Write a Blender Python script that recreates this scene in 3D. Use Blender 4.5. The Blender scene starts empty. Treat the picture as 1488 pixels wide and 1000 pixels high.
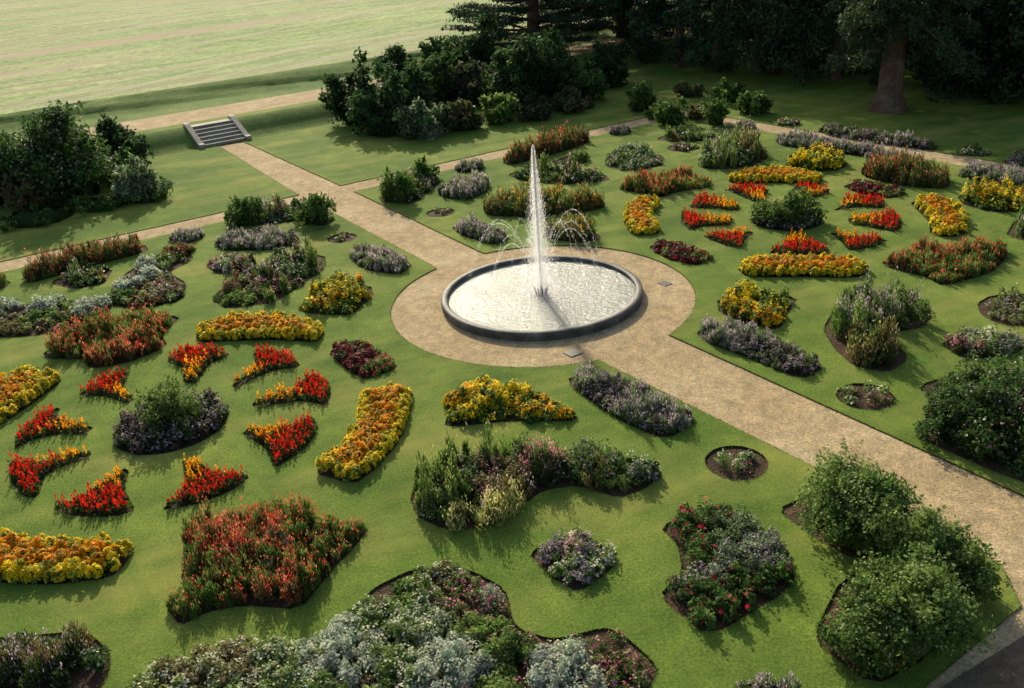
import bpy, math, numpy as np
from mathutils import Vector, Matrix
from mathutils.geometry import delaunay_2d_cdt
rng=np.random.default_rng(11)
U=rng.uniform
# ---------------------------------------------------------------- survey of the ground plan
HC=14.0; FP=1270.0; PITCH=math.radians(25.9); ROLL=math.radians(4.35)
fw=np.array([0,math.cos(PITCH),-math.sin(PITCH)])
u0=np.array([0,math.sin(PITCH),math.cos(PITCH)]); r0=np.array([1.0,0,0])
rt=math.cos(ROLL)*r0-math.sin(ROLL)*u0
up=math.cos(ROLL)*u0+math.sin(ROLL)*r0
def G(u,v,z=0.0):
    d=FP*fw+(u-744)*rt+(500-v)*up
    t=(HC-z)/(-d[2])
    return np.array([d[0]*t,d[1]*t])
def rngof(p): return math.sqrt(p[0]**2+p[1]**2+HC**2)
A=np.array([-.5335,.8458]); B=np.array([.8458,.5335])   # main-path axis, cross-path axis
def ST(p): return float(p@A),float(p@B)
def XY(s,t): return A*s+B*t
def P(pts): return np.array([G(*p) for p in pts])
def circ(cx,cy,rx,n=40):
    c=G(cx,cy); r=np.linalg.norm(G(cx+rx,cy)-c)
    a=np.linspace(0,2*math.pi,n,endpoint=False)
    return np.stack([c[0]+r*np.cos(a),c[1]+r*np.sin(a)],1)
def chaikin(p,it=1,k=.16):
    for _ in range(it):
        q=np.roll(p,-1,0)
        a=p*(1-k)+q*k; b=p*k+q*(1-k)
        p=np.stack([a,b],1).reshape(-1,2)
    return p
def pip(pts,poly):
    x,y=pts[:,0],pts[:,1]; ins=np.zeros(len(pts),bool)
    n=len(poly)
    for i in range(n):
        x1,y1=poly[i]; x2,y2=poly[(i+1)%n]
        if y1==y2: continue
        c=((y1>y)!=(y2>y))&(x<(x2-x1)*(y-y1)/(y2-y1)+x1)
        ins^=c
    return ins
def edist(pts,poly):
    best=np.full(len(pts),1e9)
    n=len(poly)
    for i in range(n):
        a=poly[i]; b=poly[(i+1)%n]; ab=b-a; L=ab@ab
        if L<1e-9: continue
        t=np.clip(((pts-a)@ab)/L,0,1)
        d=np.linalg.norm(pts-(a+t[:,None]*ab),axis=1)
        best=np.minimum(best,d)
    return best
# ---------------------------------------------------------------- materials
def newmat(n):
    m=bpy.data.materials.new(n); m.use_nodes=True; nt=m.node_tree; nt.nodes.clear()
    return m,nt,nt.nodes,nt.links
def noise_ramp(nt,coord,scale,stops,detail=4,rough=.6):
    n=nt.nodes.new('ShaderNodeTexNoise'); n.inputs['Scale'].default_value=scale
    n.inputs['Detail'].default_value=detail; n.inputs['Roughness'].default_value=rough
    nt.links.new(coord,n.inputs['Vector'])
    r=nt.nodes.new('ShaderNodeValToRGB'); e=r.color_ramp.elements
    e[0].position,e[0].color=stops[0][0],(*stops[0][1],1)
    e[1].position,e[1].color=stops[-1][0],(*stops[-1][1],1)
    for s in stops[1:-1]:
        x=e.new(s[0]); x.color=(*s[1],1)
    nt.links.new(n.outputs['Fac'],r.inputs['Fac'])
    return r.outputs['Color'],n.outputs['Fac']
def mix(nt,a,b,fac,mode='MIX'):
    m=nt.nodes.new('ShaderNodeMixRGB'); m.blend_type=mode
    if isinstance(fac,(int,float)): m.inputs[0].default_value=fac
    else: nt.links.new(fac,m.inputs[0])
    for i,s in ((1,a),(2,b)):
        if isinstance(s,tuple): m.inputs[i].default_value=(*s,1)
        else: nt.links.new(s,m.inputs[i])
    return m.outputs[0]
def ground_mat(name,cols,scales,spec=.2,rough=.9,bump=.4,bscale=30,bdist=.03,streaks=()):
    m,nt,N,L=newmat(name)
    tc=N.new('ShaderNodeTexCoord').outputs['Object']
    c1,_=noise_ramp(nt,tc,scales[0],[(.32,cols[0]),(.52,cols[1]),(.7,cols[2])],5)
    c2,_=noise_ramp(nt,tc,scales[1],[(.3,(.58,.62,.6)),(.7,(1.32,1.27,1.2))],6,.7)
    c=mix(nt,c1,c2,.8,'MULTIPLY')
    c3,f=noise_ramp(nt,tc,scales[2],[(.3,(.5,.5,.5)),(.7,(1.45,1.45,1.4))],3,.7)
    c=mix(nt,c,c3,.9,'MULTIPLY')
    for ang,lx,ly,col,lo,hi,mx,off in streaks:
        mp=N.new('ShaderNodeMapping'); mp.vector_type='TEXTURE'; mp.inputs['Rotation'].default_value=(0,0,ang); mp.inputs['Scale'].default_value=(lx,ly,1); mp.inputs['Location'].default_value=(off,off,0)
        L.new(tc,mp.inputs['Vector'])
        c4,f4=noise_ramp(nt,mp.outputs[0],1.0,[(lo,(0,0,0)),(hi,(mx,mx,mx))],6,.62)
        c=mix(nt,c,col,c4,'MIX')
    p=N.new('ShaderNodeBsdfPrincipled'); p.inputs['Roughness'].default_value=rough
    p.inputs['Specular IOR Level'].default_value=spec
    L.new(c,p.inputs['Base Color'])
    bn=N.new('ShaderNodeTexNoise'); bn.inputs['Scale'].default_value=bscale; bn.inputs['Detail'].default_value=4
    L.new(tc,bn.inputs['Vector'])
    b=N.new('ShaderNodeBump'); b.inputs['Strength'].default_value=bump; b.inputs['Distance'].default_value=bdist
    L.new(bn.outputs['Fac'],b.inputs['Height']); L.new(b.outputs['Normal'],p.inputs['Normal'])
    o=N.new('ShaderNodeOutputMaterial'); L.new(p.outputs[0],o.inputs[0])
    return m
BA=.5627
M_lawn=ground_mat('lawn_grass',[(.088,.158,.024),(.142,.216,.034),(.235,.290,.055)],(.16,.9,14),.12,.95,.8,40,.03,
    streaks=[(.4,9,2.6,(.36,.33,.085),.47,.8,.85,3.0),(BA+1.57,40,.9,(.09,.17,.024),.45,.72,.4,9.0)])
M_bank=ground_mat('rough_grass',[(.09,.17,.03),(.14,.215,.045),(.20,.26,.07)],(.3,2,14),.15,.95,.8,20,.05)
M_meadow=ground_mat('meadow_grass',[(.24,.34,.11),(.32,.40,.15),(.42,.45,.22)],(.035,.3,1.4),.15,.95,.8,4,.2,  # grass tones paled to put the distant haze into the colour
    streaks=[(BA,90,6,(.42,.32,.21),.49,.60,.9,20.0),(BA,160,1.8,(.19,.28,.10),.48,.64,.65,50.0),(BA+.5,60,2.0,(.46,.42,.28),.54,.66,.6,70.0)])
M_gravel=ground_mat('gravel',[(.44,.325,.175),(.53,.395,.225),(.62,.49,.30)],(.35,2.2,16),.2,.95,1.0,40,.04,
    streaks=[(BA+1.57,6,.8,(.38,.275,.16),.5,.8,.6,5.0)])
M_shadow_asph=ground_mat('shadowed_asphalt',[(.12,.09,.06),(.16,.12,.085),(.2,.16,.115)],(.5,4,30),.2,.9,.5,60,.01)  # brown asphalt, darkened in colour to include the bush's cast shadow
M_soil=ground_mat('soil',[(.05,.031,.018),(.085,.054,.032),(.14,.093,.058)],(1.2,6,25),.2,.95,1.0,14,.08)
M_stone=ground_mat('stone',[(.30,.27,.22),(.38,.34,.28),(.45,.41,.34)],(1,5,25),.3,.8,.3,30,.01)
M_rim=ground_mat('weathered_rim_stone',[(.05,.048,.045),(.10,.095,.088),(.19,.18,.165)],(1.2,5,25),.35,.6,.6,16,.03)
M_noz=ground_mat('nozzle_bronze',[(.03,.03,.03),(.05,.045,.04),(.07,.06,.05)],(.8,4,25),.5,.4,.4,20,.015)
def leafmat(name,tr=.38):
    m,nt,N,L=newmat(name)
    at=N.new('ShaderNodeAttribute'); at.attribute_name='col'
    tc=N.new('ShaderNodeTexCoord').outputs['Object']
    c2,_=noise_ramp(nt,tc,2.5,[(.3,(.72,.72,.72)),(.7,(1.28,1.28,1.22))],1)
    c=mix(nt,at.outputs['Color'],c2,.8,'MULTIPLY')
    p=N.new('ShaderNodeBsdfPrincipled'); p.inputs['Roughness'].default_value=.6
    p.inputs['Specular IOR Level'].default_value=.2
    L.new(c,p.inputs['Base Color'])
    t=N.new('ShaderNodeBsdfTranslucent'); L.new(c,t.inputs['Color'])
    x=N.new('ShaderNodeMixShader'); x.inputs[0].default_value=tr
    L.new(p.outputs[0],x.inputs[1]); L.new(t.outputs[0],x.inputs[2])
    o=N.new('ShaderNodeOutputMaterial'); L.new(x.outputs[0],o.inputs[0])
    return m
M_leaf=leafmat('plant_leaves',.48); M_tleaf=leafmat('tree_leaves',.35)
M_bark=ground_mat('bark',[(.10,.062,.043),(.16,.10,.07),(.22,.15,.10)],(1,5,20),.2,.95,1,8,.05)
# ---------------------------------------------------------------- mesh helpers
def link(o): bpy.context.scene.collection.objects.link(o); return o
def mk(name,verts,faces,mats,midx=None,smooth=False):
    me=bpy.data.meshes.new(name); me.from_pydata([tuple(v) for v in verts],[],faces)
    for m in mats: me.materials.append(m)
    if midx is not None: me.polygons.foreach_set('material_index',midx)
    if smooth: me.polygons.foreach_set('use_smooth',[True]*len(me.polygons))
    me.update(); return link(bpy.data.objects.new(name,me))
class Cards:
    def __init__(s): s.v=[];s.c=[];s.m=[]
    def add(s,v,c,m=0):
        s.v.append(v.astype(np.float32)); s.c.append(np.broadcast_to(c,(len(v),3)).astype(np.float32)); s.m.append(np.full(len(v),m,np.int32))
def unit(v): return v/np.maximum(np.linalg.norm(v,axis=-1,keepdims=True),1e-9)
def cards(c,n,w,l,t=None):
    n=unit(n)
    if t is None: t=np.cross(n,rng.normal(size=n.shape))
    t=unit(t); b=unit(np.cross(n,t))
    w=np.asarray(w)*np.ones(len(c)); l=np.asarray(l)*np.ones(len(c))
    w=w[:,None]; l=l[:,None]
    return np.stack([c-t*l,c+b*w,c+t*l,c-b*w],1)
def build(name,cs,mats,poly=None,polyz=0,polymat=0):
    V=np.concatenate(cs.v) if cs.v else np.zeros((0,4,3),np.float32); C=np.concatenate(cs.c) if cs.v else np.zeros((0,3)); Mi=np.concatenate(cs.m) if cs.v else np.zeros(0,np.int32)
    nq=len(V); verts=V.reshape(-1,3); cols=np.repeat(C,4,0)
    ls=np.arange(nq)*4; mi=Mi; loops=np.arange(nq*4)
    if poly is not None:
        k=len(poly); pv=np.concatenate([poly,np.full((k,1),polyz)],1)
        verts=np.concatenate([verts,pv]); cols=np.concatenate([cols,np.full((k,3),.05)])
        ls=np.append(ls,nq*4); loops=np.arange(nq*4+k); mi=np.append(mi,polymat)
    me=bpy.data.meshes.new(name)
    me.vertices.add(len(verts)); me.vertices.foreach_set('co',verts.astype(np.float32).ravel())
    me.loops.add(len(loops)); me.loops.foreach_set('vertex_index',loops.astype(np.int32))
    me.polygons.add(len(ls)); me.polygons.foreach_set('loop_start',ls.astype(np.int32))
    for m in mats: me.materials.append(m)
    me.polygons.foreach_set('material_index',mi.astype(np.int32))
    me.update(calc_edges=True)
    a=me.attributes.new('col','FLOAT_COLOR','POINT')
    a.data.foreach_set('color',np.concatenate([cols,np.ones((len(cols),1))],1).astype(np.float32).ravel())
    return link(bpy.data.objects.new(name,me))
def pick(pal,n,var=.22):
    pal=np.array(pal); c=pal[rng.integers(0,len(pal),n)]
    return np.clip(c*U(1-var,1+var,(n,1))*U(.93,1.07,(n,3)),0,.92)
def hemi(n,full=False):
    d=unit(rng.normal(size=(n,3)))
    if not full: d[:,2]=np.abs(d[:,2])
    return d
# ---------------------------------------------------------------- palettes
GR=[(.095,.175,.033),(.135,.23,.05),(.06,.12,.024)]
DG=[(.04,.09,.025),(.06,.12,.035),(.033,.07,.022)]
LG=[(.20,.29,.065),(.145,.24,.05),(.26,.34,.09)]
GY=[(.25,.31,.19),(.18,.25,.13),(.34,.39,.26)]
SV=[(.44,.50,.38),(.36,.43,.31),(.52,.56,.45)]
PU=[(.10,.06,.06),(.08,.09,.04),(.12,.09,.07)]
BR=[(.18,.12,.05),(.14,.13,.045),(.22,.16,.07)]
YE=[(.90,.67,.01),(.86,.61,.01),(.92,.75,.03)]
OR=[(.90,.36,.006),(.88,.44,.008),(.86,.27,.006)]
RE=[(.62,.012,.008),(.52,.01,.008),(.72,.035,.01)]
RU=[(.62,.10,.055),(.50,.06,.035),(.68,.25,.14)]
LA=[(.42,.31,.36),(.32,.22,.29),(.52,.44,.43)]
PK=[(.68,.25,.31),(.75,.42,.42),(.55,.12,.20)]
WH=[(.72,.70,.50),(.58,.62,.42),(.75,.75,.60)]
DR=[(.28,.012,.03),(.36,.02,.04),(.15,.01,.02)]
CR=[(.68,.02,.06),(.75,.10,.15),(.5,.01,.04)]
SW=[(.45,.38,.17),(.36,.33,.13)]
def S(R,H,leaf,flow=None,ff=.3,ls=.05,fs=.035,style='dome',cov=1.5): return dict(R=R,H=H,leaf=leaf,flow=flow,ff=ff,ls=ls,fs=fs,style=style,cov=cov)
KIND={
 'marigold':dict(sp=[S(.18,.36,LG,YE,2.6,.045,.034,cov=.9)],gap=.22,edge=.10),
 'salvia':dict(sp=[S(.19,.62,GR,RU,.20,.05,.028,'up'),S(.2,.45,GR+LG,RU,.08,.05,.028,'up'),S(.19,.5,GR+BR,RU,.30,.05,.028,'up'),S(.2,.33,GR+LG,RU,.12,.05,.028,'up')],gap=.28,edge=.10),
 'lavender':dict(sp=[S(.25,.42,GY+GR,LA,.30,.045,.028,'up'),S(.24,.35,GR+PU,LA,.2,.045,.028),S(.25,.4,GR+GY,LA,.35,.045,.03,'up')],gap=.29,edge=.11),
 'pink':dict(sp=[S(.24,.35,GY+GR,LA,.3,.045,.03),S(.25,.45,GR,PK,.35,.045,.035),S(.22,.35,LG,WH,.35,.045,.033)],gap=.3,edge=.13),
 'rudbeckia':dict(sp=[S(.26,.65,GR,YE,.75,.055,.036),S(.28,.6,GR+LG,OR+YE,.45,.055,.036),S(.26,.4,GR,YE,.12)],gap=.33,edge=.14),
 'mixed':dict(sp=[S(.3,.6,GR,LA,.08,.055,.032),S(.22,1.05,LG+GR,SW,.06,.06,.03,'up'),S(.34,.5,DG+GR,WH,.07,.055,.032),S(.3,.5,GR+BR,PK,.10,.05,.032),S(.22,.9,GR+BR,LA,.12,.05,.03,'up'),S(.3,.3,LG+GR,None,0)],gap=.42,edge=.2),
 'dahlia':dict(sp=[S(.3,.5,DG+GR,CR,.07,.055,.06),S(.28,.42,GR,DR,.06,.055,.05),S(.28,.4,GR+GY,LA,.22,.05,.03),S(.3,.35,GR+GY,None,0,.05),S(.3,.45,GR,CR,.05,.055,.06)],gap=.34,edge=.17),
 'heuchera':dict(sp=[S(.22,.28,DG+PU,DR,.6,.05,.036),S(.22,.28,LG,CR,.12,.05,.036),S(.22,.3,DG,DR,.5,.05,.036)],gap=.26,edge=.1),
 'grey':dict(sp=[S(.34,.45,GY+GR,WH,.1,.045,.03),S(.3,.4,GR+LG,WH,.1,.045,.03),S(.3,.35,GR,None,0),S(.3,.3,BR+GR,LA,.15)],gap=.42,edge=.22),
 'low':dict(sp=[S(.18,.22,GR+LG,PK,.2,.045,.03),S(.2,.3,LG,WH,.14,.045,.03),S(.16,.18,LG+BR,LA,.2)],gap=.46,edge=.22),
 'hedge':dict(sp=[S(.26,.75,GR+BR,RU,.10,.05,.028,'up'),S(.26,.65,BR+GR,RU,.04,.05,.028,'up')],gap=.28,edge=.13),
 'tall':dict(sp=[S(.24,1.1,LG+GR,LA,.1,.06,.03,'up'),S(.24,.95,GR+BR,SW,.08,.06,.03,'up'),S(.3,.5,GR,PK,.06,.06,.035),S(.34,.75,GR+DG,WH,.05,.06,.035)],gap=.42,edge=.24),
 'brown':dict(sp=[S(.3,.6,BR+GR,OR,.06,.05,.03,'up'),S(.3,.55,LG+BR,SW,.10,.05,.03,'up'),S(.3,.5,GR,RU,.06)],gap=.34,edge=.16),
 'roses':dict(sp=[S(.5,1.1,DG+GR,WH,.03,.06,.045),S(.5,1.0,GR,PK,.05,.06,.05),S(.45,.9,GR,None,0,.06)],gap=.6,edge=.38),
 'purple_centre':dict(sp=[S(.24,.4,DG+PU,LA,.22,.05,.03),S(.24,.45,DG+PU,LA,.14,.05,.03)],gap=.3,edge=.13),
}
def gridpts(poly,gap,edge):
    mn=poly.min(0);mx=poly.max(0)
    xs=np.arange(mn[0],mx[0]+gap,gap); ys=np.arange(mn[1],mx[1]+gap,gap)
    X,Y=np.meshgrid(xs,ys); X=X+((np.arange(len(ys))%2)*gap*.5)[:,None]
    p=np.stack([X.ravel(),Y.ravel()],1)+U(-.38,.38,(X.size,2))*gap
    p=p[pip(p,poly)]
    if len(p)==0: return p,np.zeros(0)
    d=edist(p,poly); k=d>edge
    return p[k],d[k]
def shoots(N,k,idx,n):
    """directions grouped on k shoots per plant, so a plant is a ragged tuft and not a ball"""
    sd=hemi(N*k); sl=U(.55,1.35,N*k)
    j=idx*k+rng.integers(0,k,n)
    d=sd[j]+rng.normal(size=(n,3))*.2; d[:,2]=np.abs(d[:,2])
    return unit(d),sl[j]
def lumps(cs,c,R,Hh,sp,lod,flowpal=None,basez=0.0):
    ls=sp['ls']*lod; w=ls*.5
    A_=2*math.pi*sp['R']*max(sp['R'],sp['H']*.75)
    n=int(np.clip(sp['cov']*A_/(2*ls*w),14,380))
    N=len(c)
    if N==0: return
    idx=np.repeat(np.arange(N),n); k=14
    d,sl=shoots(N,k,idx,N*n); rho=(.4+.62*np.sqrt(U(0,1,N*n)))*sl
    q=np.stack([c[idx,0]+R[idx]*rho*d[:,0],c[idx,1]+R[idx]*rho*d[:,1],basez+.01+Hh[idx]*rho*d[:,2]],1)
    base=pick(sp['leaf'],N,.3)
    col=np.clip(.6*base[idx]+.4*pick(sp['leaf'],N*n),0,.9)
    if sp['style']=='up':
        t=np.stack([rng.normal(size=N*n)*.3+.4*d[:,0],rng.normal(size=N*n)*.3+.4*d[:,1],np.ones(N*n)],1)
        cs.add(cards(q,np.cross(t,rng.normal(size=t.shape)),w*.6,ls*1.7,t),col)
    else:
        nn=d*.6+rng.normal(size=d.shape)*.7; nn[:,2]+=.3
        cs.add(cards(q,nn,w*U(.6,1.3,N*n),ls*U(.6,1.4,N*n)),col)
    if sp['flow'] is not None:
        nf=max(1,int(n*sp['ff']*(sp['ls']**2*.5)/(sp['fs']**2)*.8))
        idx=np.repeat(np.arange(N),nf); d,sl=shoots(N,k,idx,N*nf); d[:,2]=d[:,2]*.9+.15; d=unit(d)
        rho=U(.9,1.15,N*nf)*(.55+.45*sl)
        if flowpal is not None: rho=U(.9,1.1,N*nf)
        if sp['style']=='up': rho=U(.85,1.4,N*nf)*(.6+.4*sl)
        q=np.stack([c[idx,0]+R[idx]*rho*d[:,0],c[idx,1]+R[idx]*rho*d[:,1],basez+.02+Hh[idx]*rho*d[:,2]],1)
        if flowpal is not None:
            col=np.where((flowpal[idx]+U(-.2,.2,N*nf)>.5)[:,None],pick(OR+YE[1:2],N*nf,.14),pick(YE,N*nf,.12))
            g=U(0,1,N*nf)<.07; col[g]=pick(LG,int(g.sum()))
        else: col=pick(sp['flow'],N*nf)
        nn=d+rng.normal(size=d.shape)*.5; nn[:,2]+=.35
        fs=sp['fs']*lod
        if sp['style']=='up':
            t=np.stack([rng.normal(size=N*nf)*.25,rng.normal(size=N*nf)*.25,np.ones(N*nf)],1)
            cs.add(cards(q,np.cross(t,rng.normal(size=t.shape)),fs*.55,fs*1.7,t),col)
        else: cs.add(cards(q,nn,fs*U(.8,1.2,N*nf),fs*U(.8,1.2,N*nf)),col)
BEDS=[]; bedi=[0]
C1=G(250,617); C2=G(1143,318)
def bed(name,kind,poly,it=1,dens=1.0,hs=1.0):
    poly=np.array(poly)
    if it: poly=chaikin(poly,it)
    bedi[0]+=1; zs=-.07+bedi[0]*.0004
    BEDS.append(poly)
    cen=poly.mean(0); lod=max(1.0,(rngof(cen)/26))**.85
    cs=Cards()
    if kind=='celosia':
        C=C1 if np.linalg.norm(cen-C1)<np.linalg.norm(cen-C2) else C2
        p,d=gridpts(poly,.15*lod**.7,.08)
        rd=np.linalg.norm(p-C,axis=1); pr=np.linalg.norm(poly-C,axis=1)
        t=(rd-pr.min())/(pr.max()-pr.min())
        red=t+U(-.16,.16,len(p))>.52
        N=len(p); Hh=U(.2,.48,N)
        k=9; idx=np.repeat(np.arange(N),k); q=np.tile((np.arange(k)+.5)/k,N)
        z=.1+(Hh[idx]-.1)*q; rr=(.055*(1-q)+.01)*lod**.5
        ang=U(0,6.28,N*k)
        c=np.stack([p[idx,0]+rr*np.cos(ang)*.8,p[idx,1]+rr*np.sin(ang)*.8,z],1)
        tt=np.stack([np.cos(ang)*.35,np.sin(ang)*.35,np.ones(N*k)],1)
        cR=pick(RE,N*k,.3); cO=pick(OR,N*k,.2)
        cs.add(cards(c,np.cross(tt,rng.normal(size=tt.shape)),.026*lod**.6,.048*lod**.4,tt),np.where(red[idx][:,None],cR,cO))
        sp=S(.1,.17,DG+GR,None,0,.045,cov=1.2)
        lumps(cs,p,np.full(N,.11*lod**.7),np.full(N,.2),sp,lod)
    elif kind is not None:
        K=KIND[kind]; p,d=gridpts(poly,K['gap']*max(1,lod**.35)/dens,K['edge'])
        if len(p):
            ns=len(K['sp'])
            seeds=poly.min(0)+U(0,1,(ns*3,2))*(poly.max(0)-poly.min(0))
            near=np.argmin(np.linalg.norm(p[:,None]-seeds[None],axis=2)+U(0,.4,(len(p),len(seeds))),axis=1)%ns
            dm=d.max()
            for i,sp in enumerate(K['sp']):
                k=near==i; N=int(k.sum())
                if not N: continue
                R=np.minimum(sp['R']*U(.75,1.35,N),d[k]*.85+.04); Hh=sp['H']*hs*U(.55,1.4,N)*np.clip(.5+.5*d[k]/.4,.5,1)
                fp=None
                if kind=='marigold': Hh=sp['H']*U(.75,1.2,N); fp=(d[k]/dm>.5)*1.0; Hh=Hh*(1+.15*fp)
                lumps(cs,p[k],R,Hh,sp,lod,fp)
    BUILT.append((name,cs,poly,zs))
BUILT=[]
def cl(cs,px,py,w,h,pal,flow=None,ff=.2,ls=.05,style='dome'):
    """extra specimen clump inside a bed: size in metres"""
    c=G(px,py); lod=max(1.0,(rngof(c)/26))**.85
    sp=S(w*.55,h,pal,flow,ff,ls,.03,style,1.8)
    k=max(1,int(w*w*9)); a=U(0,6.28,k); r=np.sqrt(U(0,1,k))*w*.5
    cc=np.stack([c[0]+r*np.cos(a),c[1]+r*np.sin(a)],1)
    hh=h*(1-.6*(r/(w*.55))**2)*U(.85,1.15,k)
    sp['R']=.25; lumps(cs,cc,U(.2,.32,k),hh,sp,lod)
# ------------------------------------------------ beds
for pts in [
 [(240,524),(265,510),(300,506),(338,515),(303,530),(285,558),(266,556),(268,535)],
 [(368,512),(395,510),(425,518),(438,533),(400,538),(368,550),(343,566),(336,560),(372,534)],
 [(450,543),(475,550),(482,572),(474,590),(440,582),(400,588),(368,592),(366,586),(395,575),(430,565)],
 [(348,628),(395,622),(430,618),(455,605),(464,625),(440,655),(398,682),(390,655),(372,642)],
 [(264,668),(285,672),(315,688),(366,690),(340,712),(290,732),(232,743),(258,722),(272,700)],
 [(180,680),(188,684),(180,712),(198,742),(165,751),(110,751),(72,738),(120,722),(155,700)],
 [(133,655),(130,665),(92,677),(64,692),(55,724),(35,722),(15,700),(13,670),(40,672),(80,668)],
 [(137,620),(125,631),(80,632),(45,640),(20,654),(25,635),(55,605),(88,590),(82,610),(105,616)],
 [(112,574),(140,556),(190,537),(182,555),(178,566),(197,580),(185,587),(160,578),(140,576)],
 [(1053,275),(1085,272),(1118,275),(1112,285),(1112,297),(1095,293),(1080,287)],
 [(1148,272),(1180,271),(1208,280),(1185,288),(1165,291),(1168,283)],
 [(1225,285),(1280,290),(1288,303),(1245,301),(1210,307),(1225,297)],
 [(1232,317),(1270,316),(1300,308),(1312,328),(1300,338),(1270,331),(1235,326)],
 [(1204,337),(1235,344),(1292,348),(1275,358),(1235,366),(1225,354)],
 [(1115,368),(1140,355),(1143,342),(1165,342),(1177,355),(1207,362),(1200,370),(1150,371)],
 [(1020,343),(1050,340),(1098,336),(1082,348),(1078,361),(1050,356)],
 [(990,308),(1020,316),(1065,320),(1062,328),(1022,329),(1005,336),(990,326)],
 [(1002,303),(1010,290),(1025,285),(1075,300),(1072,307),(1035,303)]]:
    bed('celosia_flower_bed','celosia',P(pts),1)
for pts in [
 [(285,482),(330,465),(400,462),(450,470),(474,482),(460,498),(400,494),(330,496),(290,498)],
 [(525,574),(560,567),(600,569),(597,600),(580,642),(548,680),(515,704),(455,688),(490,657),(518,617)],
 [(0,776),(50,786),(120,791),(198,790),(185,817),(160,840),(80,850),(0,848),(-60,836),(-60,762)],
 [(92,552),(60,540),(20,546),(-30,568),(-60,603),(-40,628),(0,618),(40,592),(70,570)],
 [(1055,260),(1090,250),(1150,248),(1197,260),(1190,269),(1130,266),(1065,267)],
 [(908,302),(935,291),(962,294),(947,314),(962,340),(920,343),(906,325)],
 [(1322,294),(1355,289),(1395,302),(1410,337),(1385,345),(1352,342),(1350,322),(1332,305)],
 [(1070,390),(1100,378),(1240,380),(1268,394),(1245,404),(1160,403),(1085,403)]]:
    bed('marigold_flower_bed','marigold',P(pts),1)
bed('salvia_flower_bed','salvia',P([(265,775),(330,758),(395,730),(430,738),(458,752),(538,765),(520,790),(480,832),(437,886),(350,880),(300,890),(262,910),(240,882),(285,850),(262,845),(272,800)]),1,1,1.15)
cl(BUILT[-1][1],385,800,1.5,.45,GR+GY,LA,.2); cl(BUILT[-1][1],405,825,1.3,.4,LG+GR,WH,.12)
bed('salvia_flower_bed','salvia',P([(62,512),(120,482),(180,462),(266,458),(235,487),(244,503),(190,527),(130,537),(122,522),(68,522)]))
bed('salvia_flower_bed','salvia',P([(895,275),(940,255),(960,262),(985,250),(1037,266),(1030,273),(985,279),(960,288),(930,281)]))
bed('salvia_flower_bed','salvia',P([(1280,380),(1350,358),(1380,366),(1458,360),(1462,378),(1440,397),(1370,417),(1345,402),(1290,390)]))
bed('dark_red_flower_bed','heuchera',P([(475,512),(515,496),(560,515),(580,535),(530,553),(503,537)]))
cl(BUILT[-1][1],525,508,.9,.32,LG,CR,.06)
bed('dark_red_flower_bed','heuchera',P([(940,358),(975,352),(1042,375),(1010,387),(965,375)]))
bed('dark_red_flower_bed','heuchera',P([(1222,270),(1260,265),(1320,280),(1300,289),(1250,282)]))
bed('mixed_flower_bed','mixed',P([(595,720),(620,680),(680,662),(760,655),(850,655),(920,668),(968,688),(935,712),(900,724),(840,706),(790,712),(750,742),(690,770),(640,768),(605,750)]),1,1,.95)
kidney=BUILT[-1][1]
ST_=[(.45,.44,.13),(.36,.40,.11),(.52,.48,.2)]
for px,py,w,h in [(715,755,.75,.85),(668,758,.5,.65),(747,738,.35,.85)]: cl(kidney,px,py,w,h,ST_,[(.65,.6,.25)],.2,style='up')
cl(kidney,870,695,.9,.7,LG+BR,style='up'); cl(kidney,640,735,.9,.5,LG+GR,WH,.1)
cl(kidney,930,700,.8,.45,GY+GR,LA,.15); cl(kidney,790,690,1.2,.9,GR+PU,PK,.15,style='up'); cl(kidney,660,700,1.2,.8,GR,WH,.05)
bed('small_round_flower_bed','low',circ(1070,672,46),0)
bed('small_round_flower_bed','low',circ(1257,576,42),0)
bed('small_round_flower_bed','low',circ(497,346,20),0)
bed('small_round_flower_bed','low',circ(640,309,20),0)
bed('rudbeckia_flower_bed','rudbeckia',P([(660,572),(755,565),(795,580),(848,612),(740,612),(645,622),(652,595)]),1,1,.6)
cl(BUILT[-1][1],705,582,1.6,.6,GR,YE,1.0); cl(BUILT[-1][1],680,587,1.0,.55,GR,OR+YE,.9); cl(BUILT[-1][1],775,600,1.0,.35,GR,None); cl(BUILT[-1][1],680,608,.7,.3,LG+GR,None)
bed('rudbeckia_flower_bed','rudbeckia',P([(1042,435),(1090,428),(1160,432),(1145,455),(1132,480),(1090,472),(1045,455)]),1,1,.9)
bed('rudbeckia_flower_bed','rudbeckia',P([(430,450),(475,412),(540,415),(542,430),(512,459),(450,456)]),1,1,.9)
bed('lavender_flower_bed','lavender',P([(818,552),(870,540),(950,575),(1018,612),(965,640),(890,606)]))
bed('lavender_flower_bed','lavender',P([(1010,482),(1045,468),(1120,492),(1200,534),(1165,552),(1085,520),(1025,497)]))
bed('lavender_flower_bed','lavender',P([(503,370),(540,360),(602,384),(580,400),(530,392)]))
bed('lavender_flower_bed','lavender',P([(655,330),(685,320),(745,346),(720,357),(670,343)]))
bed('pink_flower_bed','pink',P([(766,803),(830,775),(898,800),(890,828),(840,862),(800,838)]),1)
cl(BUILT[-1][1],838,803,.8,.5,LG,WH+PK,.5)
bed('dahlia_flower_bed','dahlia',P([(958,766),(1025,733),(1090,750),(1150,805),(1155,852),(1030,928),(956,866),(992,830),(985,792)]),1,1,1)
bed('shrub_bed',None,P([(1128,740),(1185,714),(1300,715),(1330,760),(1310,800),(1245,815),(1180,780)]),1)
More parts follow.
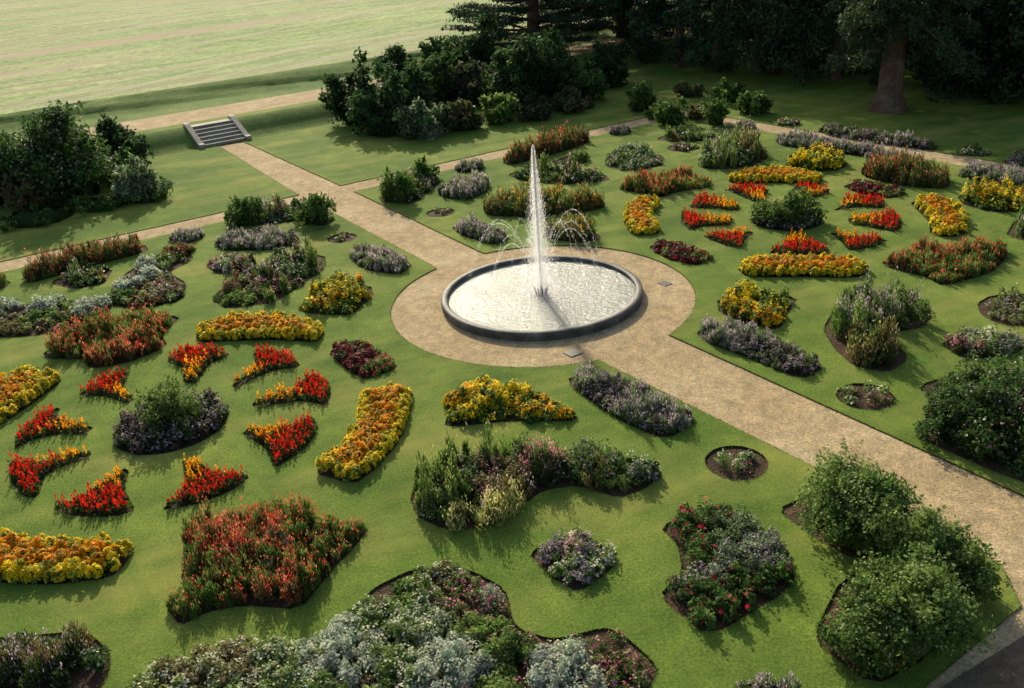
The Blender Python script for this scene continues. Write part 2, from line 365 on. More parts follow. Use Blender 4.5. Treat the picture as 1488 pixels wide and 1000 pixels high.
bed('shrub_bed',None,P([(1178,930),(1222,840),(1300,815),(1400,790),(1425,850),(1350,955),(1270,998)]),1)
bed('santolina_flower_bed','low',P([(515,893),(540,855),(600,826),(680,826),(735,855),(748,912),(805,930),(890,908),(960,970),(940,1010),(800,1080),(500,1100),(200,1060),(240,990),(350,955),(450,945)]),2,1.0,1)
bb=BUILT[-1][1]
for px,py,w,h,pal,fl in [(495,955,1.8,.45,SV,WH),(655,980,1.6,.5,SV,WH),(825,982,1.5,.45,SV,WH),(735,955,1.0,.5,GR+LG,None),(320,985,1.8,.45,LG+BR+SW,WH),(410,972,1.5,.45,LG+SW,WH),(575,945,1.2,.45,LG,WH),(620,920,1.1,.4,LG+GY,WH),(250,1005,1.3,.45,LG+BR,WH),(695,920,.9,.45,LG,None),(575,1000,1.4,.45,LG+GR,WH),(460,1015,1.5,.4,LG+GR,WH),(370,1020,1.4,.4,LG,WH),(910,975,.6,.25,BR+GR,PK),(740,1015,1.1,.45,LG,None),(712,877,.55,.33,GY,PK+LA),(590,865,.7,.22,LG+GR,None),(545,897,1.0,.28,LG+GR,WH),(600,898,1.0,.28,LG+GY,WH),(640,842,.8,.2,BR+LG,WH)]:
    cl(bb,px,py,w,h,pal,fl,.12)
bed('spiky_plant_bed','tall',P([(-60,930),(20,925),(80,920),(125,917),(160,945),(160,975),(140,1010),(80,1060),(-60,1060)]),1,.5,.6)
for px,py in [(40,965),(70,985),(15,975),(90,955)]: cl(BUILT[-1][1],px,py,1.0,.7,DG+GR+BR,LA,.06,style='up')
bed('purple_flower_bed','lavender',P([(1055,1002),(1110,988),(1170,1002),(1165,1030),(1060,1030)]))
bed('round_centre_bed','purple_centre',circ(250,617,76),0)
bed('round_centre_bed','purple_centre',circ(1143,320,52),0)
# upper-left quarter
bed('mixed_flower_bed','mixed',P([(305,435),(345,400),(385,392),(402,372),(472,370),(474,390),(440,414),(400,440),(330,450)]),1,1,.8)
bed('lavender_flower_bed','lavender',P([(308,354),(370,338),(430,341),(438,354),(400,364),(325,365)]))
bed('pink_flower_bed','pink',P([(298,384),(330,373),(374,380),(365,394),(315,400)]))
bed('santolina_flower_bed','low',P([(155,445),(165,412),(190,392),(240,365),(275,363),(282,378),(245,396),(272,412),(265,438),(200,450)]),1)
gb=BUILT[-1][1]
for px,py,w,h,pal,fl in [(190,415,1.2,.45,SV,WH),(213,400,1.0,.45,SV,WH),(212,388,1.2,.5,SV,WH),(240,380,1.2,.4,GR+LG,None),(258,370,1.4,.5,BR+GR,RU),(215,438,1.3,.35,BR+GR,RU),(245,428,1.4,.4,GR+BR,LA),(175,435,1.1,.35,GR,None)]: cl(gb,px,py,w,h,pal,fl,.14)
bed('santolina_flower_bed','low',P([(-20,455),(50,440),(110,436),(162,443),(158,458),(100,482),(20,492),(-20,488)]),1)
gb=BUILT[-1][1]
for px,py,w,h,pal,fl in [(68,445,1.3,.5,SV,WH),(135,450,1.6,.5,SV,WH),(62,465,1.3,.4,LG+GR,None),(5,448,1.3,.5,GY+SV,WH),(20,478,1.6,.3,GR+BR,None),(100,462,1.2,.3,GR+BR,None)]: cl(gb,px,py,w,h,pal,fl,.14)
bed('lavender_flower_bed','lavender',circ(272,346,23,20),0)
bed('low_green_bed','tall',P([(70,412),(110,392),(165,390),(152,412),(110,421)]),1,1,.4)
bed('salvia_hedge_bed','hedge',P([(30,404),(120,372),(210,355),(217,365),(130,388),(40,413)]))
bed('salvia_hedge_bed','hedge',P([(-40,420),(5,405),(18,412),(-30,432)]))
bed('corner_shrub_bed','mixed',P([(328,330),(350,308),(400,298),(472,298),(488,318),(470,330),(430,322),(380,328)]),1,1,.8)
bed('corner_shrub_bed','mixed',P([(548,292),(560,272),(600,255),(636,256),(640,267),(600,298)]),1,1,.8)
# upper-middle quarter
bed('lavender_flower_bed','lavender',P([(635,280),(665,265),(712,262),(710,278),(680,292),(645,288)]),1,1,1.4)
bed('lavender_flower_bed','lavender',circ(683,245,21,20),0)
bed('bronze_flower_bed','brown',P([(700,303),(745,292),(800,287),(875,291),(880,302),(830,312),(760,316),(710,314)]),1,1,1.3)
bed('mixed_flower_bed','mixed',P([(735,253),(780,244),(880,254),(887,263),(820,269),(760,264)]),1,1,.8)
bed('salvia_hedge_bed','hedge',P([(728,236),(790,213),(850,198),(858,208),(800,226),(740,241)]),1,1,1.2)
bed('bronze_flower_bed','brown',P([(785,345),(800,330),(850,326),(877,347),(840,354)]),1,1,1.2)
bed('low_green_bed','mixed',P([(800,236),(830,225),(858,226),(856,237),(815,240)]),1,1,.5)
bed('mixed_flower_bed','grey',P([(880,230),(900,212),(935,216),(967,229),(962,242),(910,249),(880,243)]),1)
bed('mixed_flower_bed','mixed',P([(950,203),(985,190),(1040,196),(1040,205),(985,207)]),1,1,.7)
bed('lavender_flower_bed','grey',circ(993,215,24,20),0)
bed('lavender_flower_bed','lavender',circ(900,193,16,20),0)
bed('tall_perennial_bed','tall',P([(1013,242),(1020,222),(1060,208),(1112,212),(1117,232),(1080,245),(1030,247)]),1,1,1.15)
bed('rudbeckia_flower_bed','rudbeckia',P([(1140,243),(1148,226),(1190,222),(1237,238),(1215,249),(1160,249)]),1,1,1.1)
bed('lavender_flower_bed','lavender',P([(1125,205),(1150,200),(1240,215),(1345,238),(1330,243),(1240,226),(1135,212)]),1,1,1.2)
bed('bronze_flower_bed','hedge',P([(1250,250),(1290,240),(1380,256),(1380,275),(1320,272),(1260,260)]),1,1,1.2)
bed('rudbeckia_flower_bed','rudbeckia',P([(1390,285),(1430,275),(1500,285),(1510,308),(1440,309),(1400,298)]),1,1,1.2)
bed('lavender_flower_bed','lavender',P([(1385,254),(1440,248),(1510,262),(1530,278),(1430,266)]),1,1,1.2)
bed('tall_perennial_bed','tall',P([(1460,345),(1475,318),(1540,315),(1540,355)]),1)
# right quarter
bed('mixed_flower_bed','low',P([(1420,440),(1440,429),(1500,427),(1530,478),(1450,472),(1425,457)]),1,1.3,1.6)
bed('tall_perennial_bed','tall',P([(1195,478),(1215,445),(1265,425),(1330,430),(1357,460),(1340,477),(1290,484),(1322,522),(1290,542),(1240,532),(1213,508)]),1,1,.85)
bed('pink_flower_bed','pink',P([(1365,500),(1400,485),(1460,488),(1492,505),(1460,521),(1400,521)]),1,1,1.3)
bed('rose_shrub_bed','roses',P([(1335,560),(1380,545),(1520,548),(1620,720),(1500,705),(1440,684),(1325,632),(1355,592)]),1,1,1.05)
bed('lavender_border','lavender',P([(1185,192),(1210,185),(1365,213),(1357,220),(1200,198)]),1,1,1.2)
bed('small_round_flower_bed','grey',circ(1415,222,26,20),0)
bed('small_round_flower_bed','pink',circ(1145,180,18,20),0)
bed('small_round_flower_bed','pink',circ(1485,236,26,20),0)
bed('small_round_flower_bed','lavender',circ(1085,185,16,20),0)
for (name,cs,poly,zs) in BUILT: build(name,cs,[M_leaf,M_soil],poly,zs,1)
# ------------------------------------------------ gravel
FC=G(787,431.5)
CR_=np.linalg.norm(G(787+228,441)-G(787,441))
a=np.linspace(0,2*math.pi,72,endpoint=False)
gcirc=np.stack([FC[0]+CR_*np.cos(a),FC[1]+CR_*np.sin(a)],1)
main=P([(316,211),(425,278),(625,384),(880,528),(1175,674),(1455,820),(1484,880),(1330,1010),(1240,1110),(1650,1110),(1900,905),(1488,720),(985,492),(690,362),(527,284),(487,266),(354,206)])
def strip(p,q,w,e0=0,e1=0):
    d=unit(q-p); n=np.array([-d[1],d[0]])*w/2; p=p-d*e0; q=q+d*e1
    return np.array([p-n,q-n,q+n,p+n])
cpath=strip(G(0,388),G(933,177),1.9,60,1.2)
fpath=strip(G(925,154),G(1488,249),1.9,0,80)
GRAV=[main,gcirc,cpath,fpath]
for i,g in enumerate(GRAV):
    vs=[(x,y,-.04+i*.003) for x,y in g]
    mk('gravel_path',vs,[list(range(len(vs)))],[M_gravel])
vs=[(*v,-.026) for v in P([(1345,1012),(1500,915),(1700,1000),(1640,1100),(1290,1100)])]
mk('shadowed_asphalt_path',vs,[list(range(5))],[M_shadow_asph])  # dark patch: part asphalt, part painted shadow of the bush
# ------------------------------------------------ lawn sheet with cut beds
s0=ST(G(328,209))[0]; tc=ST(G(328,209))[1]
dom=np.array([XY(-70,-150),XY(-70,320),XY(s0,320),XY(s0,-150)])
allp=[dom]+GRAV+BEDS
V=[];E=[]
for p in allp:
    o=len(V); V+= [Vector((float(x),float(y))) for x,y in p]; E+=[(o+i,o+(i+1)%len(p)) for i in range(len(p))]
vv,ee,ff,_,_,_=delaunay_2d_cdt(V,E,[],0,1e-4)
vv=np.array([(v.x,v.y) for v in vv]); ff=np.array([list(f) for f in ff])
cen=vv[ff].mean(1); hole=np.zeros(len(ff),bool)
for p in GRAV+BEDS: hole|=pip(cen,p)
keep=~hole & pip(cen,dom)
F=ff[keep]
em={}
for f in F:
    for i in range(3):
        em[(int(f[i]),int(f[(i+1)%3]))]=1
faces=[[int(x) for x in f] for f in F]; mi=[0]*len(faces); nv=len(vv)
verts=[(x,y,0) for x,y in vv]+[(x,y,-.10) for x,y in vv]
for (i,j) in list(em):
    if (j,i) not in em: faces.append([j,i,i+nv,j+nv]); mi.append(1)
mk('lawn',verts,faces,[M_lawn,M_soil],mi)
mk('ground',[(-1500,-300,-.3),(1500,-300,-.3),(1500,2500,-.3),(-1500,2500,-.3)],[[0,1,2,3]],[M_soil])
# short grass fringe hanging over the cut edges of the lawn
cs=Cards()
bl=[(i,j) for (i,j) in em if (j,i) not in em]
pa=vv[[i for i,j in bl]]; pb=vv[[j for i,j in bl]]; Ln=np.linalg.norm(pb-pa,axis=1)
ok=(Ln<60)&(np.linalg.norm(.5*(pa+pb),axis=1)<75); pa=pa[ok];pb=pb[ok];Ln=Ln[ok]
cnt=np.maximum(1,(Ln*34).astype(int)); idx=np.repeat(np.arange(len(pa)),cnt); f=U(0,1,len(idx))[:,None]
q=pa[idx]*(1-f)+pb[idx]*f+rng.normal(size=(len(idx),2))*.018
q=np.concatenate([q,U(-.01,.015,(len(idx),1))],1); tt=rng.normal(size=q.shape)*.6; tt[:,2]=1
cs.add(cards(q,np.cross(tt,rng.normal(size=tt.shape)),.012,U(.015,.035,len(q)),tt),pick([(.10,.18,.025),(.14,.22,.035),(.2,.27,.05)],len(q)))
build('lawn_edge_grass',cs,[M_leaf])
# ------------------------------------------------ terrace, upper path, meadow
ZT=1.2
sA=max(ST(G(200,191,ZT))[0],s0+3.3); sB=ST(G(200,174,ZT))[0]; sC=ST(G(200,164,ZT))[0]
def terr(name,prof,t1,t2,mat,nt_=1,amp=0):
    ts=np.linspace(t1,t2,nt_+1); vs=[];k=len(prof)
    for t in ts:
        for j,(s,z) in enumerate(prof):
            f=amp if 0<j<k-1 else 0
            p=XY(s+f*math.sin(t*.31+j)*.5+f*math.sin(t*.13)*.6,t); vs.append((*p,z+f*.12*math.sin(t*.47+2*j)))
    fs=[[i*k+j,i*k+j+1,(i+1)*k+j+1,(i+1)*k+j] for i in range(nt_) for j in range(k-1)]
    return mk(name,vs,fs,[mat],None,True)
wS=2.0
def sm(s1,z1,s2,z2,n=9):
    out=[]
    for i in range(n):
        f=i/(n-1); out.append((s1+(s2-s1)*f,z1+(z2-z1)*(3*f*f-2*f**3)))
    return out
bp=sm(s0,0,s0+3.2,ZT)
terr('grass_bank',bp,-300,tc-wS,M_bank); terr('grass_bank',bp,tc+wS,500,M_bank)
terr('grass_verge',[(s0+3.2,ZT),(sA,ZT)],-300,500,M_lawn)
terr('upper_gravel_path',[(sA,ZT),(sB,ZT)],-300,500,M_gravel)
terr('meadow',sm(sB,ZT,sC,ZT,3)+sm(sC,ZT,sC+4.5,ZT+.95,10)[1:],-300,500,M_bank,400,.5)
terr('meadow',[(sC+4.5,ZT+.95),(sC+60,ZT+1.1),(sC+1500,ZT+3)],-1200,1500,M_meadow)
# steps
def extr(name,prof,t1,t2,mat):
    n=len(prof); vs=[(*XY(s0+s,t),z) for t in (t1,t2) for s,z in prof]
    fs=[[i,(i+1)%n,n+(i+1)%n,n+i] for i in range(n)]+[list(range(n))[::-1],list(range(n,2*n))]
    o=mk(name,vs,fs,[mat]); return o
emp=link(bpy.data.objects.new('stone_steps',None))
prof=[(0,-.2)]
for i in range(6):
    prof+=[(i*.52,i*.2+.15),(i*.52-.05,i*.2+.15),(i*.52-.05,(i+1)*.2)]
    prof.append(((i+1)*.52,(i+1)*.2))
prof[-1]=(3.4,1.204); prof.append((3.4,-.2))
for o in (extr('treads',prof,tc-wS+.4,tc+wS-.4,M_stone),
          extr('cheek_wall_left',[(-.25,-.2),(-.25,.3),(.25,.33),(3.1,1.4),(3.6,1.4),(3.6,-.2)],tc-wS,tc-wS+.398,M_stone),
          extr('cheek_wall_right',[(-.25,-.2),(-.25,.3),(.25,.33),(3.1,1.4),(3.6,1.4),(3.6,-.2)],tc+wS-.398,tc+wS,M_stone)):
    o.parent=emp
# ------------------------------------------------ fountain
RB=4.08
prof=[(RB+.02,-.05),(RB,.12),(RB+.03,.17),(RB+.03,.25),(RB-.01,.29),(RB-.12,.31),(RB-.22,.29),(RB-.25,.25),(RB-.25,.2),(RB-.22,.12),(RB-.22,-.03)]
n=96; vs=[];fs=[]
for i in range(n):
    t=2*math.pi*i/n
    for r,z in prof: vs.append((FC[0]+r*math.cos(t),FC[1]+r*math.sin(t),z))
k=len(prof)
for i in range(n):
    for j in range(k-1):
        fs.append([i*k+j,((i+1)%n)*k+j,((i+1)%n)*k+j+1,i*k+j+1])
femp=link(bpy.data.objects.new('fountain',None))
o=mk('basin_rim',vs,fs,[M_rim],None,True); o.parent=femp
m,nt,N,L=newmat('water')
p=N.new('ShaderNodeBsdfPrincipled'); p.inputs['Base Color'].default_value=(.20,.22,.17,1); p.inputs['Roughness'].default_value=.13; p.inputs['IOR'].default_value=1.33
p.inputs['Specular IOR Level'].default_value=.8
tco=N.new('ShaderNodeTexCoord').outputs['Object']
bn=N.new('ShaderNodeTexNoise'); bn.inputs['Scale'].default_value=5.0; bn.inputs['Detail'].default_value=6; bn.inputs['Roughness'].default_value=.65
L.new(tco,bn.inputs['Vector'])
b=N.new('ShaderNodeBump'); b.inputs['Strength'].default_value=1; b.inputs['Distance'].default_value=.07
L.new(bn.outputs['Fac'],b.inputs['Height']); L.new(b.outputs['Normal'],p.inputs['Normal'])
oo=N.new('ShaderNodeOutputMaterial'); L.new(p.outputs[0],oo.inputs[0]); M_water=m
vs=[(FC[0]+(RB-.21)*math.cos(t),FC[1]+(RB-.21)*math.sin(t),.14) for t in np.linspace(0,2*math.pi,96,endpoint=False)]
o=mk('water',vs,[list(range(96))],[M_water]); o.parent=femp
m,nt,N,L=newmat('water_spray')
d=N.new('ShaderNodeBsdfDiffuse'); d.inputs[0].default_value=(.95,.95,.95,1)
t=N.new('ShaderNodeBsdfTranslucent'); t.inputs[0].default_value=(.95,.95,.95,1)
x=N.new('ShaderNodeMixShader'); x.inputs[0].default_value=.7; L.new(d.outputs[0],x.inputs[1]); L.new(t.outputs[0],x.inputs[2])
tr=N.new('ShaderNodeBsdfTransparent'); y=N.new('ShaderNodeMixShader'); y.inputs[0].default_value=.38
L.new(tr.outputs[0],y.inputs[1]); L.new(x.outputs[0],y.inputs[2])
oo=N.new('ShaderNodeOutputMaterial'); L.new(y.outputs[0],oo.inputs[0]); M_spray=m
cs=Cards()
HJ=6.1
n=38000; h=U(0,1,n)**1.0; rr=(.045+.75*(1-h)**1.15)*np.abs(rng.normal(size=n))*.6; an=U(0,6.28,n)
q=np.stack([FC[0]+rr*np.cos(an),FC[1]+rr*np.sin(an),.15+h*HJ*(1-.25*np.minimum(1,rr))],1)
tt=np.stack([rng.normal(size=n)*.12,rng.normal(size=n)*.12,np.ones(n)],1)
cs.add(cards(q,np.cross(tt,rng.normal(size=tt.shape)),U(.004,.011,n),U(.015,.05,n),tt),(.9,.9,.9))
n=2200; h=U(0,1,n); rr=(.03+.07*(1-h))*np.abs(rng.normal(size=n)); an=U(0,6.28,n)
q=np.stack([FC[0]+rr*np.cos(an),FC[1]+rr*np.sin(an),.15+h*HJ*.95],1); tt=np.stack([rng.normal(size=n)*.05,rng.normal(size=n)*.05,np.ones(n)],1)
cs.add(cards(q,np.cross(tt,rng.normal(size=tt.shape)),.014,.09,tt),(.9,.9,.9))
for k in range(14):
    an=2*math.pi*(k+.3)/14+U(-.15,.15); n=300; x=U(0,1,n)**.9; L0=3.0+U(-.6,.3); hh=3.1+U(-.9,.4)
    z=.15+4*hh*x*(1-x); r=L0*x+rng.normal(size=n)*.03*x; sl=4*hh*(1-2*x)/L0
    dr=np.array([math.cos(an),math.sin(an)]); q=np.stack([FC[0]+dr[0]*r+rng.normal(size=n)*.03*x,FC[1]+dr[1]*r,z+rng.normal(size=n)*.03*x],1)
    tt=np.stack([dr[0]*np.ones(n),dr[1]*np.ones(n),sl],1)
    cs.add(cards(q,np.cross(tt,rng.normal(size=tt.shape)),.0065,.045,tt),(.9,.9,.9))
n=3500; an=U(0,6.28,n); r=np.abs(rng.normal(size=n))*1.1+.2
q=np.stack([FC[0]+r*np.cos(an),FC[1]+r*np.sin(an),.15+U(0,1,n)**3*.6],1)
cs.add(cards(q,rng.normal(size=(n,3)),.01,.018),(.9,.9,.9))
o=build('spray',cs,[M_spray]); o.parent=femp
cs=Cards()
def tube(cs,p0,p1,ra,rb,col,m=0,sides=7,segs=1,bend=0):
    p0=np.array(p0,float);p1=np.array(p1,float); ax=unit(p1-p0)
    a1=unit(np.cross(ax,[.3,.9,.1])); b1=np.cross(ax,a1)
    off=rng.normal(size=3)*bend
    rings=[]
    for i in range(segs+1):
        t=i/segs; c=p0*(1-t)+p1*t+off*math.sin(math.pi*t); r=ra*(1-t)+rb*t
        th=np.linspace(0,2*math.pi,sides+1)
        rings.append(c+r*(np.cos(th)[:,None]*a1+np.sin(th)[:,None]*b1))
    for i in range(segs):
        A0,A1=rings[i],rings[i+1]
        cs.add(np.stack([A0[:-1],A0[1:],A1[1:],A1[:-1]],1),np.array(col),m)
for k in range(9):
    an=2*math.pi*k/9; c=np.array([math.cos(an),math.sin(an)])*.24
    tube(cs,(FC[0]+c[0]*.8,FC[1]+c[1]*.8,.1),(FC[0]+c[0]*1.25,FC[1]+c[1]*1.25,.48),.03,.015,(.05,.05,.05))
tube(cs,(FC[0],FC[1],.1),(FC[0],FC[1],.5),.06,.03,(.05,.05,.05))
o=build('nozzle_ring',cs,[M_noz]); o.parent=femp
def slab(name,px,py,w,d,h,mat):
    c=G(px,py); vs=[];e=.02
    for z,k in ((-.03,0),(h-.01,0),(h,e)):
        for sx,sy in ((-1,-1),(1,-1),(1,1),(-1,1)):
            v=c+A*sx*(w/2-k)+B*sy*(d/2-k); vs.append((*v,z))
    fs=[[i,(i+1)%4,4+(i+1)%4,4+i] for i in range(4)]+[[4+i,4+(i+1)%4,8+(i+1)%4,8+i] for i in range(4)]+[[8,9,10,11]]
    mk(name,vs,fs,[mat])
slab('stone_slab',832,512,.5,.5,.0,M_stone)
slab('iron_drain_cover',966,411,.5,.4,-.012,M_rim)
# ------------------------------------------------ shrubs & trees
def shrub_into(cs,cx,cy,R,H_,pal,ls=.06,flow=None,ff=.03,cov=1.15,k=16,core=True,z0=0.0,stems=1.0):
    lod=max(1.0,math.sqrt(cx*cx+cy*cy+HC*HC)/26)**.85; l=ls*lod; w=l*.5
    d=hemi(k); d[:,2]=d[:,2]**.8
    rj=U(.5,1.4,k)
    sc=np.stack([cx+R*.6*d[:,0]*rj,cy+R*.6*d[:,1]*rj,z0+H_*.62*d[:,2]*rj**.6*U(.8,1.15,k)+.1*H_],1)
    sr=U(.16,.46,k)*min(R,H_*1.1)
    base=pick(pal,k,.35)
    for i in range(k):
        n=int(np.clip(cov*4*math.pi*sr[i]**2/(2*l*w),30,2000))
        ks=20; sd=hemi(ks,True); sd[:,2]+=.15; sd=unit(sd); sl=U(.6,1.6,ks); j=rng.integers(0,ks,n)
        dd=unit(sd[j]+rng.normal(size=(n,3))*.2); rho=(.4+.62*np.sqrt(U(0,1,n)))*sl[j]
        q=sc[i]+dd*sr[i]*rho[:,None]; ok=q[:,2]>z0+.02; q=q[ok]; dd=dd[ok]; n=len(q)
        nn=dd*.5+rng.normal(size=dd.shape)*.75; nn[:,2]+=.3
        cs.add(cards(q,nn,w*U(.6,1.3,n),l*U(.6,1.4,n)),np.clip(.5*base[i]+.5*pick(pal,n,.3),0,.9))
        if flow is not None:
            m=int(n*ff); j=rng.integers(0,ks,m); dd=unit(sd[j]+rng.normal(size=(m,3))*.25); dd[:,2]=np.abs(dd[:,2]); q=sc[i]+dd*sr[i]*sl[j][:,None]*1.02
            cs.add(cards(q,dd+rng.normal(size=dd.shape)*.5,l*.5,l*.6),pick(flow,m))
    # loose leafy stems that break the outline
    ns=int(stems*(45+40*R)); j=rng.integers(0,k,ns); dr=hemi(ns); dr=unit(dr+np.array([0,0,.35])+rng.normal(size=(ns,3))*.2)
    out=unit(sc[j]-np.array([cx,cy,z0+.2*H_])); dr=unit(dr*.6+out*.8+np.array([0,0,.2]))
    b0=sc[j]+dr*(sr[j]*.8)[:,None]; ln=U(.2,.55,ns)*min(R,H_)*.8
    kk=int(np.clip(.5*R/l,7,16)); ix=np.repeat(np.arange(ns),kk); f=U(0,1,ns*kk)
    q=b0[ix]+dr[ix]*(ln[ix]*f)[:,None]+rng.normal(size=(ns*kk,3))*l*.55*(1.2-f)[:,None]; q[:,2]-=.12*ln[ix]*f*f
    ok=q[:,2]>z0+.02; q=q[ok]; nn=rng.normal(size=q.shape); nn[:,2]+=.5
    cs.add(cards(q,nn,w*U(.6,1.2,len(q)),l*U(.7,1.3,len(q))),pick(pal,len(q),.35)*1.1)
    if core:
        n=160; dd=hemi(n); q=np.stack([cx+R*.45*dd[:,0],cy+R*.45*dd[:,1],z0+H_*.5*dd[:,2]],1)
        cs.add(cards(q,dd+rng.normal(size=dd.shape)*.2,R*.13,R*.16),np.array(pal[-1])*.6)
def shrub(name,px,py,wpx,hpx,pal,ls=.06,flow=None,ff=.03,k=16,cov=1.15,stems=1.0):
    c=G(px,py); ppm=FP/rngof(c); R=wpx/ppm/2; H_=hpx/ppm/ .95
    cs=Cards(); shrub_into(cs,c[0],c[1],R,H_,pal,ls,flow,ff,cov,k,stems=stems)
    for i in range(5): tube(cs,(c[0]+U(-.1,.1),c[1]+U(-.1,.1),-.08),(c[0]+U(-.5,.5)*R,c[1]+U(-.5,.5)*R,H_*.55),.05,.02,(.08,.05,.03),1)
    build(name,cs,[M_leaf,M_bark])
GL=GR+LG[1:2]
LT=[(.26,.36,.12),(.34,.42,.18)]
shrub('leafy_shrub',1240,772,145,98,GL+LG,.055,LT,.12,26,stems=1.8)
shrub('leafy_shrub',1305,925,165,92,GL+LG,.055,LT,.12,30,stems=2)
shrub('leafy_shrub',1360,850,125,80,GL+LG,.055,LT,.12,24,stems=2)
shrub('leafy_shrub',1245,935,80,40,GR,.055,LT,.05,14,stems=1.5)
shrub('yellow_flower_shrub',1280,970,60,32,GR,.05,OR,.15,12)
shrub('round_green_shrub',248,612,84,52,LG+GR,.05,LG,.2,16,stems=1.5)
shrub('round_green_shrub',1143,322,74,38,GR,.055,LG,.05,14)
shrub('corner_shrub',357,325,56,32,GR,.06,None,0,14)
shrub('corner_shrub',458,322,58,36,GR,.06,None,0,14)
shrub('corner_shrub',584,290,62,34,GR,.06,None,0,14)
shrub('corner_shrub',612,262,48,30,GR,.06,None,0,12)
for px,py,w,h in [(1390,630,110,46),(1450,640,120,52),(1430,590,120,36),(1500,620,110,48)]:
    shrub('rose_bush',px,py,w,h,DG+GR,.06,WH+PK,.03,20,stems=2)
for px,py,w,h,p in [(930,160,50,34,GR),(975,178,52,26,GR),(1040,180,44,30,GR),(1057,148,44,28,GR),(1095,165,48,26,GR),(1000,140,40,14,BR+GR),(955,172,30,18,GR),(1010,172,30,14,BR)]:
    shrub('far_corner_shrub',px,py,w,h,p,.07,None,0,12)
# left big shrubs
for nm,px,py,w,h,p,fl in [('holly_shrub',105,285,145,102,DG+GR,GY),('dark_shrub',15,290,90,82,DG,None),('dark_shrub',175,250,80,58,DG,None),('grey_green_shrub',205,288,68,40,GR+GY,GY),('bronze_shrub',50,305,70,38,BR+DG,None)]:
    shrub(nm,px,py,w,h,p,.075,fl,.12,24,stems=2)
shrub('low_hedge',150,300,120,12,GR,.06,None,0,18,stems=.3); shrub('low_hedge',60,318,160,12,GR,.06,None,0,18,stems=.3); shrub('low_hedge',215,292,60,10,GR,.06,None,0,12,stems=.3)
# shrubbery in the middle distance
for px,py,w,h,p,fl in [(525,178,88,80,DG,None),(560,190,90,66,DG,None),(590,168,80,66,DG,None),(640,150,80,62,DG+GR,None),(690,150,80,50,DG+PU,None),(740,150,80,60,GR+DG,None),(625,198,85,36,GR+DG+GY,GY),(560,195,60,28,DG,None),(670,188,60,30,BR+DG,None),(730,176,60,26,LG+GR,None),(765,155,105,105,DG,None),(800,140,90,76,DG+GR,None),(845,145,70,48,DG+GR,None),(700,120,90,75,DG,None),(640,125,80,52,DG,None),(590,130,80,45,DG,None),(830,160,60,22,BR+DG,None),(780,172,60,20,PU+DG,None),(880,125,60,50,DG,None)]:
    shrub('rhododendron_shrub',px,py,w,h,p,.085,fl,.05,18,stems=1.8)
TD=[(.032,.068,.034),(.046,.09,.042),(.022,.05,.026)]  # dark greens lifted and blued, painting in haze over the far trees
def puff(cs,c,rx,rz,pal,l,n,w=.5):
    d=hemi(n,True); rho=.5+.6*U(0,1,n)
    q=c+d*rho[:,None]*np.array([rx,rx,rz]); nn=d*.6+rng.normal(size=d.shape)*.6; nn[:,2]+=.4
    b=pick(pal,1,.35)
    cs.add(cards(q,nn,l*w*U(.6,1.3,n),l*U(.6,1.3,n)),np.clip(.5*b+.5*pick(pal,n),0,.9))
def cedar(px,py,Ht,Rm,z0=0.0):
    c=G(px,py,z0); cs=Cards(); X,Y=c
    tube(cs,(X,Y,z0-.1),(X+.3,Y,z0+Ht*.55),.85,.5,(.08,.05,.035),1,12,5,.15); tube(cs,(X+.3,Y,z0+Ht*.55),(X,Y,z0+Ht),.5,.08,(.08,.05,.035),1,9,4,.1)
    for i in range(13):
        z=z0+2.6+(Ht-3)*i/13; rad=Rm*(1-.55*i/13)*U(.85,1.1); nb=7
        a0=U(0,6.28)
        for b in range(nb):
            an=a0+6.28*b/nb+U(-.2,.2); rr=rad*U(.75,1.1); dz=U(-.1,.7)
            e=np.array([X+rr*math.cos(an),Y+rr*math.sin(an),z+dz])
            tube(cs,(X,Y,z-.4),e,.17,.03,(.07,.045,.03),1,6,4,.25)
            for k in range(9):
                f=.3+.75*(k+.5)/9; q=np.array([X,Y,z-.4])*(1-f)+e*f+np.array([U(-.9,.9),U(-.9,.9),.15])*f
                puff(cs,q,U(.8,1.5),U(.16,.32),TD,.18,70,.45)
    build('cedar_tree',cs,[M_tleaf,M_bark])
cedar(775,92,17,10.5); cedar(905,70,19,9)
def conifer(px,py,Ht,Rm,zb,name='redwood_tree'):
    c=G(px,py); cs=Cards(); X,Y=c
    tube(cs,(X,Y,-.1),(X,Y,1.2),1.35,.85,(.08,.05,.035),1,14,2,.03); tube(cs,(X,Y,1.2),(X,Y,Ht),.85,.1,(.08,.05,.035),1,12,6,.1)
    for i in range(24):
        z=zb+(Ht-zb)*i/24; rad=Rm*(1-.8*(i/24)**1.3)*U(.8,1.15)
        for b in range(7):
            an=U(0,6.28); rr=rad*U(.6,1.2); e=np.array([X+rr*math.cos(an),Y+rr*math.sin(an),z-rr*.32])
            tube(cs,(X,Y,z+.5),e,.12,.02,(.07,.045,.03),1,5,3,.2)
            for k in range(6):
                f=.35+.7*(k+.5)/6; q=np.array([X,Y,z+.5])*(1-f)+e*f+rng.normal(size=3)*.25
                puff(cs,q,U(.5,.9),U(.4,.8),[(.05,.09,.035),(.07,.11,.04),(.03,.06,.025)],.16,70,.4)
    build(name,cs,[M_tleaf,M_bark])
conifer(1290,160,22,5.2,4.4)
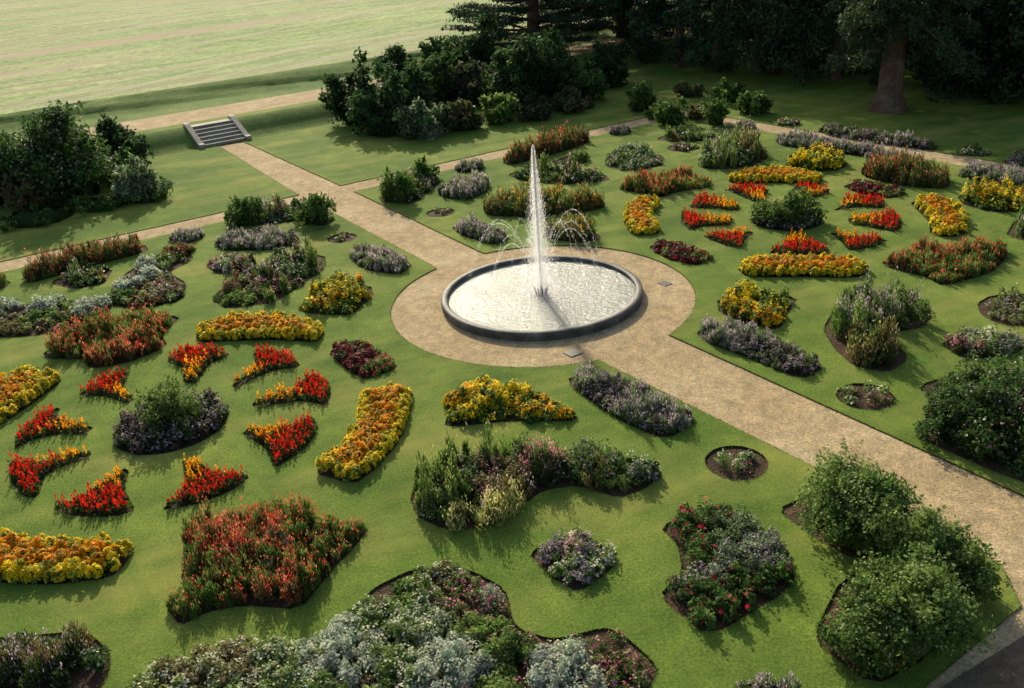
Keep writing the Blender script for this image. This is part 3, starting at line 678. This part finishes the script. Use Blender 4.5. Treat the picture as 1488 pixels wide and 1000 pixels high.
# woodland mass
cs=Cards()
wt=[]
for px,py in [(930,88),(985,98),(1040,105),(1100,108),(1160,112),(1215,115),(1350,130),(1400,128),(1445,135),(1500,140),(1550,150),(1610,160)]:
    wt.append((G(px,py),U(8,17),U(3.2,5.2)))
for px,py in [(870,55),(940,55),(1010,62),(1090,68),(1170,75),(1250,85),(1330,95),(1410,100),(1490,100),(1580,110),(1680,130)]:
    wt.append((G(px,py),U(18,25),U(6,8)))
for px in range(900,1800,90): wt.append((G(px,20+.04*(px-900)),U(24,32),U(8,11)))
for c,Ht,R in wt:
    tube(cs,(c[0],c[1],-.1),(c[0],c[1],Ht*.9),.5,.1,(.06,.04,.03),1,8,4,.2)
    lod=max(1,np.linalg.norm(c)/90)
    tint=np.array([(1,1,1),(1.6,1.35,.9),(.7,.85,1),(1.25,1.3,1.1)][rng.integers(0,4)])*U(.8,1.2)
    pal=[tuple(np.array(x)*tint) for x in TD]
    cone=rng.integers(0,2)
    for k in range(60):
        zf=U(.03,1)**.9; pr=(1.15-zf) if cone else math.sin(math.pi*min(1,.28+.72*zf))**.6
        an=U(0,6.28); r=R*pr*U(.55,1.0)
        q=np.array([c[0]+r*math.cos(an),c[1]+r*math.sin(an),zf*Ht-(.2*r if cone else 0)])
        q[2]=max(q[2],.5)
        s=U(.8,1.9)*R/5
        puff(cs,q,s,s*U(.6,1.0),pal,.22*lod,120)
build('woodland_trees',cs,[M_tleaf,M_bark])
# ------------------------------------------------ light, world, camera
AZ=math.radians(-12); EL=math.radians(27)
Ld=Vector((math.sin(AZ)*math.cos(EL),math.cos(AZ)*math.cos(EL),math.sin(EL)))
sun=bpy.data.lights.new('sun','SUN'); sun.energy=5.0; sun.angle=math.radians(.7); sun.color=(1,.91,.71)
so=link(bpy.data.objects.new('sun',sun)); so.rotation_euler=Ld.to_track_quat('Z','Y').to_euler(); so.location=(0,60,60)
w=bpy.data.worlds.new('World'); bpy.context.scene.world=w; w.use_nodes=True
nt=w.node_tree; bg=nt.nodes['Background']; sk=nt.nodes.new('ShaderNodeTexSky'); sk.sky_type='NISHITA'; sk.sun_disc=False
sk.sun_elevation=EL; sk.sun_rotation=AZ; sk.dust_density=3; nt.links.new(sk.outputs[0],bg.inputs[0]); bg.inputs[1].default_value=.15
cam=bpy.data.cameras.new('camera'); cam.sensor_fit='HORIZONTAL'; cam.sensor_width=36; cam.lens=FP/1488*36; cam.clip_end=6000
co=link(bpy.data.objects.new('camera',cam))
Mx=Matrix(((rt[0],up[0],-fw[0],0),(rt[1],up[1],-fw[1],0),(rt[2],up[2],-fw[2],HC),(0,0,0,1)))
co.matrix_world=Mx
bpy.context.scene.camera=co
sc=bpy.context.scene; sc.view_settings.view_transform='Standard'; sc.view_settings.look='None'; sc.view_settings.exposure=0
